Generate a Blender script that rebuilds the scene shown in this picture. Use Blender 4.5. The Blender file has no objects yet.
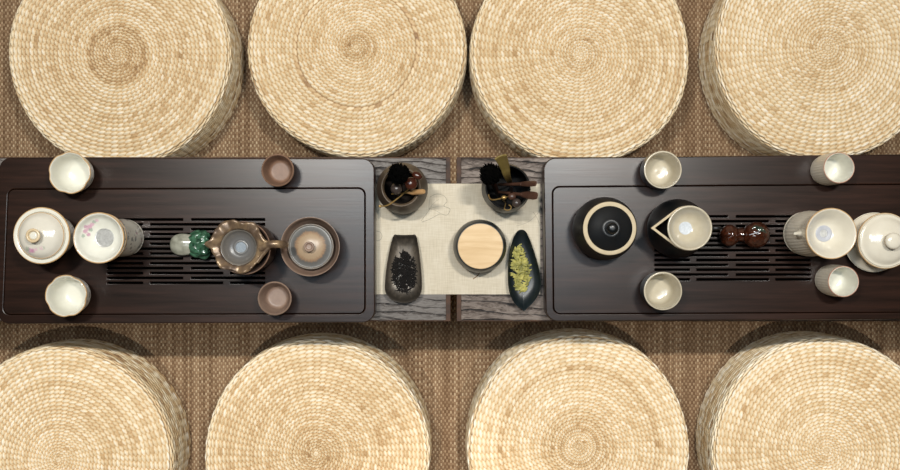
import bpy, bmesh, math, random
import numpy as np
from mathutils import Vector, Matrix, noise as mnoise

PI = math.pi
scene = bpy.context.scene
COL = scene.collection
F, CZ = 972.0, 1.90            # focal length in pixels of a 900 px wide frame, camera height
TAB, TRAY = 0.300, 0.340       # table top, tea tray top
CLOTH = TAB + 0.0008


def X(px, z): return (px - 450.0) / F * (CZ - z)
def Y(py, z): return (235.0 - py) / F * (CZ - z)
def P(px, py, z): return Vector((X(px, z), Y(py, z), z))
def R(rpx, z): return rpx / F * (CZ - z)


# ------------------------------------------------------------------ scene objects
def thing(name, label, cat, loc=(0, 0, 0), rz=0.0, group=None):
    o = bpy.data.objects.new(name, None)
    o.empty_display_size = 0.02
    COL.objects.link(o)
    o.location = loc
    o.rotation_euler = (0, 0, rz)
    o['label'] = label
    o['category'] = cat
    if group: o['group'] = group
    return o


def link_mesh(name, me, m, parent=None, smooth=True, angle=40):
    o = bpy.data.objects.new(name, me)
    COL.objects.link(o)
    if m is not None:
        if len(me.materials) == 0: me.materials.append(m)
        else: me.materials[0] = m
    if smooth:
        me.shade_smooth()
        me.set_sharp_from_angle(angle=math.radians(angle))
    if parent is not None: o.parent = parent
    return o


def obj(name, bm, m, parent=None, smooth=True, angle=40):
    me = bpy.data.meshes.new(name)
    bm.normal_update()
    bm.to_mesh(me)
    bm.free()
    return link_mesh(name, me, m, parent, smooth, angle)


def tag(o, label, cat, group=None, kind=None):
    o['label'] = label
    o['category'] = cat
    if group: o['group'] = group
    if kind: o['kind'] = kind
    return o


def dup(root, loc, rz, label, group=None):
    r = root.copy(); COL.objects.link(r)
    r.location = loc; r.rotation_euler = (0, 0, rz); r['label'] = label
    if group: r['group'] = group
    for ch in list(root.children):
        c = ch.copy(); COL.objects.link(c); c.parent = r
        for g in ch.children:
            d = g.copy(); COL.objects.link(d); d.parent = c
    return r


# ------------------------------------------------------------------ shapes
def cr(pts, n=6):
    """Catmull-Rom through 2-tuples or 3-tuples."""
    pts = [Vector(p) if len(p) == 3 else Vector((p[0], p[1], 0)) for p in pts]
    out = []
    for i in range(len(pts) - 1):
        p0 = pts[max(i - 1, 0)]; p1 = pts[i]; p2 = pts[i + 1]; p3 = pts[min(i + 2, len(pts) - 1)]
        for k in range(n):
            t = k / n
            out.append(0.5 * ((2 * p1) + (p2 - p0) * t + (2 * p0 - 5 * p1 + 4 * p2 - p3) * t * t + (3 * p1 - p0 - 3 * p2 + p3) * t ** 3))
    out.append(pts[-1])
    return out


def prof(pts, n=5): return [(max(p.x, 0.0), p.y) for p in cr(pts, n)]


def lathe(profile, seg=64, mod=None, cx=0.0, cy=0.0, bm=None):
    bm = bm or bmesh.new()
    rings = []
    for i, (r, z) in enumerate(profile):
        if r < 1e-5:
            rings.append([bm.verts.new((cx, cy, z))])
        else:
            ring = []
            for k in range(seg):
                a = 2 * PI * k / seg
                f, dz = (1.0, 0.0) if mod is None else mod(a, i, r, z)
                ring.append(bm.verts.new((cx + r * f * math.cos(a), cy + r * f * math.sin(a), z + dz)))
            rings.append(ring)
    for a, b in zip(rings, rings[1:]):
        if len(a) == 1 and len(b) == 1: continue
        for k in range(seg):
            k2 = (k + 1) % seg
            if len(a) == 1: bm.faces.new((a[0], b[k2], b[k]))
            elif len(b) == 1: bm.faces.new((a[k], a[k2], b[0]))
            else: bm.faces.new((a[k], a[k2], b[k2], b[k]))
    bmesh.ops.recalc_face_normals(bm, faces=bm.faces)
    return bm


def tube(path, radii, seg=12, bm=None, flat=1.0, up=(0, 0, 1)):
    bm = bm or bmesh.new()
    path = [Vector(p) for p in path]
    if not hasattr(radii, '__len__'): radii = [radii] * len(path)
    rings = []
    up = Vector(up)
    for i, p in enumerate(path):
        t = (path[min(i + 1, len(path) - 1)] - path[max(i - 1, 0)]).normalized()
        s = t.cross(up)
        if s.length < 1e-4: s = t.cross(Vector((0, 1, 0)))
        s.normalize()
        n = s.cross(t).normalized()
        rings.append([bm.verts.new(p + (s * math.cos(2 * PI * k / seg) + n * math.sin(2 * PI * k / seg) * flat) * radii[i]) for k in range(seg)])
    for a, b in zip(rings, rings[1:]):
        for k in range(seg):
            bm.faces.new((a[k], a[(k + 1) % seg], b[(k + 1) % seg], b[k]))
    bm.faces.new(rings[0][::-1]); bm.faces.new(rings[-1])
    bmesh.ops.recalc_face_normals(bm, faces=bm.faces)
    return bm


def blob(c, r, seg=24, rings=16, bm=None, rot=None):
    bm = bm or bmesh.new()
    m = Matrix.Translation(c)
    if rot: m = m @ rot
    if not hasattr(r, '__len__'): r = (r, r, r)
    bmesh.ops.create_uvsphere(bm, u_segments=seg, v_segments=rings, radius=1.0, matrix=m @ Matrix.Diagonal((r[0], r[1], r[2], 1)))
    return bm


def box(x0, x1, y0, y1, z0, z1, bevel=0.0, seg=2, bm=None):
    bm2 = bmesh.new()
    bmesh.ops.create_cube(bm2, size=1.0)
    for v in bm2.verts:
        v.co = Vector(((x0 + x1) / 2 + v.co.x * (x1 - x0), (y0 + y1) / 2 + v.co.y * (y1 - y0), (z0 + z1) / 2 + v.co.z * (z1 - z0)))
    if bevel > 0:
        bmesh.ops.bevel(bm2, geom=bm2.edges[:] , offset=bevel, segments=seg, affect='EDGES', profile=0.5)
    return bm2


def rounded(pts, rad, n=8):
    """round the corners of a polygon"""
    out = []
    m = len(pts)
    pts = [Vector(p) for p in pts]
    for i in range(m):
        p = pts[i]; a = (pts[i - 1] - p).normalized(); b = (pts[(i + 1) % m] - p).normalized()
        half = math.acos(max(-1, min(1, a.dot(b)))) / 2
        d = rad / math.tan(half)
        c = p + (a + b).normalized() * rad / math.sin(half)
        v0 = p + a * d - c; v1 = p + b * d - c
        for k in range(n + 1):
            t = k / n
            v = (v0 * (1 - t) + v1 * t).normalized() * rad
            out.append(c + v)
    return out


def plate(outlines, z0, z1, bev=0.0006, res=2):
    """solid plate from closed outlines (first is outer, others are holes); a filled, extruded curve turned into a mesh"""
    cu = bpy.data.curves.new('plate_outline', 'CURVE')
    cu.dimensions = '2D'; cu.fill_mode = 'BOTH'
    h = (z1 - z0) / 2
    cu.extrude = h - bev; cu.bevel_depth = bev; cu.bevel_resolution = res; cu.offset = -bev
    for o in outlines:
        sp = cu.splines.new('POLY'); sp.points.add(len(o) - 1)
        for q, p in zip(sp.points, o): q.co = (p[0], p[1], 0, 1)
        sp.use_cyclic_u = True
    ob = bpy.data.objects.new('plate_outline', cu); COL.objects.link(ob)
    dg = bpy.context.evaluated_depsgraph_get(); dg.update()
    me = bpy.data.meshes.new_from_object(ob.evaluated_get(dg), depsgraph=dg)
    bpy.data.objects.remove(ob); bpy.data.curves.remove(cu)
    me.materials.clear()
    me.transform(Matrix.Translation((0, 0, (z0 + z1) / 2)))
    return me


# ------------------------------------------------------------------ materials
def lin(h):
    h = h.lstrip('#')
    c = [int(h[i:i + 2], 16) / 255 for i in (0, 2, 4)]
    return tuple((v / 12.92 if v <= 0.04045 else ((v + 0.055) / 1.055) ** 2.4) for v in c) + (1.0,)


class NT:
    def __init__(self, name):
        self.m = bpy.data.materials.new(name); self.m.use_nodes = True
        self.nt = self.m.node_tree
        self.b = self.nt.nodes['Principled BSDF']
        self._tc = None

    def n(self, t, **kw):
        nd = self.nt.nodes.new(t)
        for k, v in kw.items():
            if k.startswith('i_'): nd.inputs[k[2:]].default_value = v
            else: setattr(nd, k, v)
        return nd

    def l(self, a, b): self.nt.links.new(a, b)

    @property
    def co(self):
        if not self._tc: self._tc = self.n('ShaderNodeTexCoord').outputs['Object']
        return self._tc

    def math(self, op, a, b=None, c=None):
        nd = self.n('ShaderNodeMath', operation=op)
        for i, v in enumerate((a, b, c)):
            if v is None: continue
            if isinstance(v, (int, float)): nd.inputs[i].default_value = v
            else: self.l(v, nd.inputs[i])
        return nd.outputs[0]

    def mapping(self, scale=(1, 1, 1), rot=(0, 0, 0), loc=(0, 0, 0)):
        nd = self.n('ShaderNodeMapping'); self.l(self.co, nd.inputs[0])
        nd.inputs['Scale'].default_value = scale; nd.inputs['Rotation'].default_value = rot; nd.inputs['Location'].default_value = loc
        return nd.outputs[0]

    def noise(self, vec, scale, detail=4, rough=0.55, dist=0.0):
        nd = self.n('ShaderNodeTexNoise')
        self.l(vec, nd.inputs['Vector'])
        nd.inputs['Scale'].default_value = scale; nd.inputs['Detail'].default_value = detail
        nd.inputs['Roughness'].default_value = rough; nd.inputs['Distortion'].default_value = dist
        return nd.outputs['Fac']

    def ramp(self, fac, stops):
        nd = self.n('ShaderNodeValToRGB')
        self.l(fac, nd.inputs[0])
        e = nd.color_ramp.elements
        while len(e) < len(stops): e.new(0.5)
        for el, (p, c) in zip(e, stops):
            el.position = p; el.color = lin(c) if isinstance(c, str) else c
        return nd.outputs[0]

    def mix(self, fac, a, b):
        nd = self.n('ShaderNodeMix', data_type='RGBA')
        for s, v in ((nd.inputs[0], fac), (nd.inputs[6], a), (nd.inputs[7], b)):
            if isinstance(v, (int, float)): s.default_value = v
            elif isinstance(v, str): s.default_value = lin(v)
            elif isinstance(v, tuple): s.default_value = v
            else: self.l(v, s)
        return nd.outputs[2]

    def bump(self, h, strength=0.3, dist=0.001):
        nd = self.n('ShaderNodeBump')
        nd.inputs['Strength'].default_value = strength; nd.inputs['Distance'].default_value = dist
        self.l(h, nd.inputs['Height']); self.l(nd.outputs[0], self.b.inputs['Normal'])

    def set(self, color=None, rough=0.5, metal=0.0, spec=0.5, coat=0.0, coat_rough=0.1, sss=0.0):
        b = self.b
        if color is not None:
            if isinstance(color, str): b.inputs['Base Color'].default_value = lin(color)
            else: self.l(color, b.inputs['Base Color'])
        if isinstance(rough, (int, float)): b.inputs['Roughness'].default_value = rough
        else: self.l(rough, b.inputs['Roughness'])
        b.inputs['Metallic'].default_value = metal
        b.inputs['Specular IOR Level'].default_value = spec
        b.inputs['Coat Weight'].default_value = coat
        b.inputs['Coat Roughness'].default_value = coat_rough
        return self.m


def plain(name, c, rough=0.5, c2=None, nscale=40, **kw):
    t = NT(name)
    n = t.noise(t.co, nscale, 5)
    col = t.ramp(n, [(0.3, c), (0.7, c2 or c)])
    m = t.set(col, rough, **kw)
    t.bump(n, 0.08, 0.0006)
    return m


def straw_mat():
    t = NT('woven_straw')
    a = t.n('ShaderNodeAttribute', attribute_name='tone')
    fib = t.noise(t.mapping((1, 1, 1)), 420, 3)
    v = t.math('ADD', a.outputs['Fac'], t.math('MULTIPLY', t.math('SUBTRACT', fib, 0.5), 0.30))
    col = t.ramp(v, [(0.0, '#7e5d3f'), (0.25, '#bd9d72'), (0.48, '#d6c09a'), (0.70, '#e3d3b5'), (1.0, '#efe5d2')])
    m = t.set(col, 0.52, spec=0.35)
    t.bump(fib, 0.25, 0.0008)
    return m


def carpet_mat():
    t = NT('woven_carpet')
    sep = t.n('ShaderNodeSeparateXYZ'); t.l(t.co, sep.inputs[0])
    px, py = 0.0038, 0.0060
    u = t.math('DIVIDE', sep.outputs[0], px)
    col_i = t.math('FLOOR', u)
    fu = t.math('FRACT', u)
    wn = t.n('ShaderNodeTexWhiteNoise', noise_dimensions='1D'); t.l(col_i, wn.inputs['W'])
    colr = wn.outputs['Value']
    v = t.math('ADD', t.math('DIVIDE', sep.outputs[1], py), t.math('MULTIPLY', colr, 0.5))
    fv = t.math('FRACT', v)
    cellv = t.math('FLOOR', v)
    par = t.math('FLOORED_MODULO', t.math('ADD', col_i, cellv), 2.0)
    hu = t.math('SINE', t.math('MULTIPLY', fu, PI))
    hv = t.math('SINE', t.math('MULTIPLY', fv, PI))
    h = t.math('MULTIPLY', t.math('POWER', hu, 0.7), t.math('POWER', hv, 0.7))
    cmb = t.n('ShaderNodeCombineXYZ'); t.l(col_i, cmb.inputs[0]); t.l(cellv, cmb.inputs[1])
    wn2 = t.n('ShaderNodeTexWhiteNoise', noise_dimensions='2D'); t.l(cmb.outputs[0], wn2.inputs['Vector'])
    big = t.noise(t.mapping((1, 0.15, 1)), 30.0, 3)
    yarn = t.math('ADD', t.math('MULTIPLY', wn2.outputs['Value'], 0.30), t.math('MULTIPLY', colr, 0.50))
    yarn = t.math('ADD', yarn, t.math('MULTIPLY', big, 0.20))
    fibre = t.noise(t.co, 700, 3)
    light = t.ramp(yarn, [(0.15, '#8f7559'), (0.5, '#ac9274'), (0.85, '#cdb797')])
    dark = t.ramp(yarn, [(0.15, '#644b36'), (0.5, '#7b6149'), (0.85, '#967a5e')])
    c = t.mix(t.math('MULTIPLY', t.math('SUBTRACT', 1.0, par), t.math('MINIMUM', t.math('MULTIPLY', h, 1.6), 1.0)), dark, light)
    c = t.mix(t.math('MULTIPLY', fibre, 0.25), c, '#6b543d')
    m = t.set(c, 0.9, spec=0.15)
    hh = t.math('MULTIPLY', h, t.math('SUBTRACT', 1.0, t.math('MULTIPLY', par, 0.6)))
    t.bump(hh, 0.8, 0.002)
    return m


def tray_mat():
    t = NT('dark_stained_bamboo')
    g = t.noise(t.mapping((2.2, 42, 8)), 3.0, 6, 0.6, 0.3)
    g2 = t.noise(t.mapping((1.2, 6, 4)), 4.0, 3)
    fine = t.noise(t.mapping((14, 420, 60)), 1.0, 3)
    col = t.ramp(t.math('ADD', t.math('MULTIPLY', g, 0.7), t.math('MULTIPLY', g2, 0.3)), [(0.30, '#160c07'), (0.5, '#22130c'), (0.7, '#301b12')])
    m = t.set(col, t.math('ADD', t.math('MULTIPLY', g, 0.08), 0.27), spec=0.38)
    t.bump(fine, 0.10, 0.0004)
    return m


def table_mat(name, seed, c0, c1, c2):
    t = NT(name)
    v = t.mapping((1.0, 3.2, 3.0), rot=(0, 0, 0.10), loc=(seed, seed * 0.7, 0))
    w = t.n('ShaderNodeTexWave', wave_type='BANDS', bands_direction='Y', wave_profile='SAW')
    t.l(v, w.inputs['Vector'])
    w.inputs['Scale'].default_value = 8; w.inputs['Distortion'].default_value = 11.0
    w.inputs['Detail'].default_value = 2.5; w.inputs['Detail Scale'].default_value = 0.7; w.inputs['Detail Roughness'].default_value = 0.6
    line = t.math('SUBTRACT', 1.0, t.math('POWER', w.outputs['Fac'], 5.0))
    streak = t.noise(t.mapping((55, 210, 100), rot=(0, 0, 0.35), loc=(seed, 0, 0)), 1.0, 5, 0.65, 1.2)
    broad = t.noise(t.mapping((5, 14, 10), loc=(seed, 2, 0)), 1.0, 3)
    g = t.math('ADD', t.math('MULTIPLY', line, 0.24), t.math('MULTIPLY', streak, 0.54))
    g = t.math('ADD', g, t.math('MULTIPLY', broad, 0.26))
    col = t.ramp(g, [(0.455, c0), (0.53, c1), (0.66, c2)])
    m = t.set(col, 0.5, spec=0.28)
    t.bump(g, 0.7, 0.003)
    return m


def linen_mat():
    t = NT('linen')
    sep = t.n('ShaderNodeSeparateXYZ'); t.l(t.co, sep.inputs[0])
    a = t.math('SINE', t.math('MULTIPLY', sep.outputs[0], 4200))
    b = t.math('SINE', t.math('MULTIPLY', sep.outputs[1], 4200))
    n1 = t.noise(t.mapping((40, 600, 1)), 1.0, 3); n2 = t.noise(t.mapping((600, 40, 1)), 1.0, 3)
    big = t.noise(t.co, 22, 5)
    f = t.math('ADD', t.math('MULTIPLY', t.math('ADD', n1, n2), 0.35), t.math('MULTIPLY', big, 0.3))
    col = t.ramp(f, [(0.35, '#b8ad98'), (0.5, '#c8beaa'), (0.65, '#d3cbba')])
    m = t.set(col, 0.9, spec=0.2)
    t.bump(t.math('ADD', a, b), 0.15, 0.0004)
    return m


def flower_mat(name, base, spots, rough=0.18, spec=0.5):
    """glaze with small painted sprigs: spots = [(x, y, z, r, colour)] in the part's own coordinates"""
    t = NT(name)
    n = t.noise(t.co, 60, 4)
    c = t.ramp(n, [(0.3, base[0]), (0.7, base[1])])
    d = t.noise(t.co, 500, 3)
    for (x, y, z, r, colr) in spots:
        vd = t.n('ShaderNodeVectorMath', operation='DISTANCE'); t.l(t.co, vd.inputs[0]); vd.inputs[1].default_value = (x, y, z)
        e = t.math('ADD', vd.outputs['Value'], t.math('MULTIPLY', t.math('SUBTRACT', d, 0.5), r * 1.3))
        mr = t.n('ShaderNodeMapRange'); t.l(e, mr.inputs[0])
        mr.inputs[1].default_value = r; mr.inputs[2].default_value = r * 0.6; mr.inputs[3].default_value = 0; mr.inputs[4].default_value = 0.75
        c = t.mix(mr.outputs[0], c, colr)
    return t.set(c, rough, spec=spec, coat=0.3, coat_rough=0.08)


def scatter_flower_mat(name):
    t = NT(name)
    vo = t.n('ShaderNodeTexVoronoi'); t.l(t.co, vo.inputs['Vector']); vo.inputs['Scale'].default_value = 115
    n = t.noise(t.co, 70, 3)
    k = t.math('MULTIPLY', t.math('LESS_THAN', vo.outputs['Distance'], 0.42), t.math('GREATER_THAN', n, 0.47))
    cc = t.n('ShaderNodeSeparateColor'); t.l(vo.outputs['Color'], cc.inputs[0])
    fc = t.ramp(cc.outputs[0], [(0.3, '#7d7f7c'), (0.5, '#a77f8c'), (0.8, '#8f8a86')])
    c = t.mix(t.math('MULTIPLY', k, 0.8), '#d3cfc2', fc)
    return t.set(c, 0.25, spec=0.5, coat=0.2)


def metal_brown():
    t = NT('bronze_brown_glaze')
    n = t.noise(t.co, 55, 5, 0.6, 0.5)
    col = t.ramp(n, [(0.3, '#4a3c32'), (0.5, '#6d5a48'), (0.72, '#9d8566')])
    m = t.set(col, t.ramp(n, [(0.3, (0.45,) * 3 + (1,)), (0.7, (0.28,) * 3 + (1,))]), metal=0.35, spec=0.5)
    t.bump(n, 0.3, 0.001)
    return m


def radial_mat(name, stops, rmax, rough=0.3, jitter=0.15, metal=0.0, streak=True):
    t = NT(name)
    sep = t.n('ShaderNodeSeparateXYZ'); t.l(t.co, sep.inputs[0])
    r = t.math('SQRT', t.math('ADD', t.math('MULTIPLY', sep.outputs[0], sep.outputs[0]), t.math('MULTIPLY', sep.outputs[1], sep.outputs[1])))
    ang = t.math('ARCTAN2', sep.outputs[1], sep.outputs[0])
    cmb = t.n('ShaderNodeCombineXYZ')
    t.l(t.math('MULTIPLY', t.math('SINE', ang), 1), cmb.inputs[0]); t.l(t.math('COSINE', ang), cmb.inputs[1]); t.l(t.math('MULTIPLY', r, 12), cmb.inputs[2])
    n = t.noise(cmb.outputs[0], 9.0 if streak else 3.0, 5)
    n2 = t.noise(t.co, 130, 4)
    q = t.math('ADD', t.math('DIVIDE', r, rmax), t.math('MULTIPLY', t.math('SUBTRACT', t.math('ADD', t.math('MULTIPLY', n, 0.6), t.math('MULTIPLY', n2, 0.4)), 0.5), jitter * 2))
    c = t.ramp(q, stops)
    m = t.set(c, rough, metal=metal, spec=0.5)
    t.bump(n2, 0.15, 0.0008)
    return m


M = {}
M['straw'] = straw_mat()
M['carpet'] = carpet_mat()
M['tray'] = tray_mat()
M['tray_dark'] = plain('tray_drip_pan', '#070504', 0.9, '#0c0806', spec=0.1)
M['table_l'] = table_mat('charred_plank_blue_grey', 1.3, '#14100f', '#3e3733', '#78736f')
M['table_r'] = table_mat('charred_plank_brown_grey', 4.1, '#15100d', '#463b35', '#82776f')
M['edge'] = plain('plank_edge_brown', '#1c110a', 0.7, '#54351f', 40)
M['linen'] = linen_mat()
M['ink'] = plain('ink_wash', '#857e70', 0.9, '#969080')
M['ink_dark'] = plain('ink_stem', '#7a5c40', 0.9)
M['porcelain'] = plain('grey_white_glaze', '#d5d3c6', 0.16, '#dcdacd', 50, coat=0.3, coat_rough=0.06)
M['porcelain_out'] = plain('grey_glaze_outside', '#a7aaa2', 0.3, '#bcbcb0', 90)
M['gilt'] = plain('amber_rim_glaze', '#b08c5e', 0.3, '#c6a67c', 80)
M['knob_tan'] = plain('pale_amber_glaze', '#c6ae88', 0.3, '#d6c5a6', 80)
M['terra'] = plain('terracotta_rim', '#a0705a', 0.45, '#b98b72', 80)
M['cream'] = plain('cream_glaze', '#d0c9b8', 0.17, '#d8d2c2', 45, coat=0.3, coat_rough=0.06)
M['cream_out'] = plain('cream_ribbed_glaze', '#d6cdbb', 0.33, '#e0d8c7', 60)
M['cream_sat'] = plain('sand_cream_glaze', '#b3a993', 0.2, '#beb5a0', 60, coat=0.2)
M['black'] = plain('matt_black_glaze', '#06090c', 0.42, '#0b0f13', 60)
M['black_gloss'] = plain('black_gloss', '#080b0d', 0.30, '#0d1013', 60, spec=0.35)
M['bare'] = plain('bare_clay_rim', '#b5a587', 0.75, '#c0b194', 120)
M['steel'] = plain('steel_mesh', '#b5b5b2', 0.4, '#d2d2cf', 300, metal=0.6)
M['steel_pale'] = plain('pale_mesh', '#a9afb6', 0.55, '#c3c9cf', 300)
M['mesh_blue'] = plain('blue_grey_mesh', '#6e7880', 0.6, '#87919a', 400)
M['grommet'] = plain('grey_gasket', '#9ea0a8', 0.4, '#aeb0b6', 90)
M['bronze'] = metal_brown()
M['brown_cup'] = plain('brown_stoneware', '#6f5544', 0.5, '#836653', 70)
M['brown_out'] = plain('dark_stoneware', '#3a2c25', 0.5, '#4b3a30', 70)
M['pink_cup'] = plain('taupe_stoneware', '#7b6558', 0.45, '#8d7767', 70)
M['copper_lid'] = radial_mat('copper_blush_glaze', [(0.0, '#a48f78'), (0.5, '#a08a70'), (0.62, '#8c725a'), (0.70, '#5d5b58'), (0.85, '#6a6a68'), (1.0, '#6f6458')], 0.036, 0.35, 0.16)
M['bowl_in'] = radial_mat('grey_slate_glaze', [(0.0, '#6b6c6c'), (0.5, '#5c5a58'), (0.9, '#70695f'), (1.0, '#8a7258')], 0.034, 0.3, 0.2)
M['stone_pot'] = radial_mat('banded_stoneware', [(0.0, '#5a4a37'), (0.5, '#6a5843'), (0.8, '#40352a'), (1.0, '#4c4033')], 0.042, 0.5, 0.2)
M['pot_in'] = plain('dark_pot_inside', '#120d0a', 0.8, '#1c1510', 60, spec=0.15)
M['pot_black_in'] = plain('black_pot_inside', '#070707', 0.7, '#0c0c0c', 60, spec=0.2)
M['bristle'] = plain('black_bristle', '#030303', 1.0, '#070605', spec=0.05)
M['wood_dark'] = plain('ebony', '#1b0f0b', 0.28, '#33190f', 30)
M['wood_red'] = plain('rosewood', '#2a120b', 0.25, '#4a2417', 30)
M['wood_mid'] = plain('walnut', '#3d281f', 0.4, '#553a2d', 30)
M['wood_tan'] = plain('tan_wood', '#a57e52', 0.5, '#bf9a6c', 40)
M['bamboo_olive'] = plain('olive_bamboo', '#6a5a2c', 0.45, '#857440', 40)
M['grey_ball'] = plain('grey_wood_ball', '#332b28', 0.3, '#403733', 40)
M['brass'] = plain('brass', '#9b7d4a', 0.35, '#b5965e', 60, metal=0.6)
M['rust_clay'] = radial_mat('burnished_clay', [(0, '#453f38'), (0.5, '#655c51'), (1.0, '#3a352f')], 0.05, 0.42, 0.6, 0.35)
M['slate_dish'] = plain('blue_black_glaze', '#10171a', 0.38, '#1a2326', 50)
M['caddy'] = plain('charcoal_glaze', '#222524', 0.38, '#2e3130', 60)
M['tea_black'] = plain('black_tea', '#080707', 0.8, '#191512', 300, spec=0.2)
M['tea_green'] = plain('green_tea', '#4a4d1a', 0.6, '#bdb45e', 110)
M['jade_white'] = plain('jade_white', '#77776a', 0.22, '#a0a092', 90, coat=0.4)
M['jade_green'] = plain('jade_green', '#0c2a1c', 0.28, '#47755a', 170, coat=0.5)
M['amber'] = plain('amber_glaze', '#150905', 0.14, '#482314', 220, coat=0.6, coat_rough=0.05)
M['amber_leaf'] = plain('green_black_glaze', '#0d1512', 0.15, '#3c4d40', 200, coat=0.5)


def lid_wood():
    t = NT('pale_ash_lid')
    g = t.noise(t.mapping((6, 50, 10), rot=(0, 0, -0.12)), 2.0, 5, 0.55, 0.4)
    c = t.ramp(g, [(0.3, '#c3a478'), (0.5, '#cfb288'), (0.7, '#d9bf97')])
    return t.set(c, 0.55, spec=0.3)


M['ash'] = lid_wood()

# ------------------------------------------------------------------ floor
fl = obj('floor', box(-2.4, 2.4, -2.1, 2.1, -0.03, 0.0), M['carpet'], smooth=False)
fl['kind'] = 'structure'
M['ceiling'] = plain('dark_ceiling', '#3f3730', 0.9, '#49403a', 6)
M['plaster'] = plain('warm_white_plaster', '#a2988a', 0.9, '#aaa092', 6)
for nm, b_ in (('wall_left', (-2.5, -2.4, -2.2, 2.2, -0.03, 2.8)), ('wall_right', (2.4, 2.5, -2.2, 2.2, -0.03, 2.8)),
               ('wall_back', (-2.4, 2.4, 2.1, 2.2, -0.03, 2.8)), ('wall_front', (-2.4, 2.4, -2.2, -2.1, -0.03, 2.8)),
               ('ceiling', (-2.5, 2.5, -2.2, 2.2, 2.8, 2.9))):
    obj(nm, box(*b_), M['ceiling'] if nm == 'ceiling' else M['plaster'], smooth=False)['kind'] = 'structure'

# ------------------------------------------------------------------ straw poufs
H_P = 0.133


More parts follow.
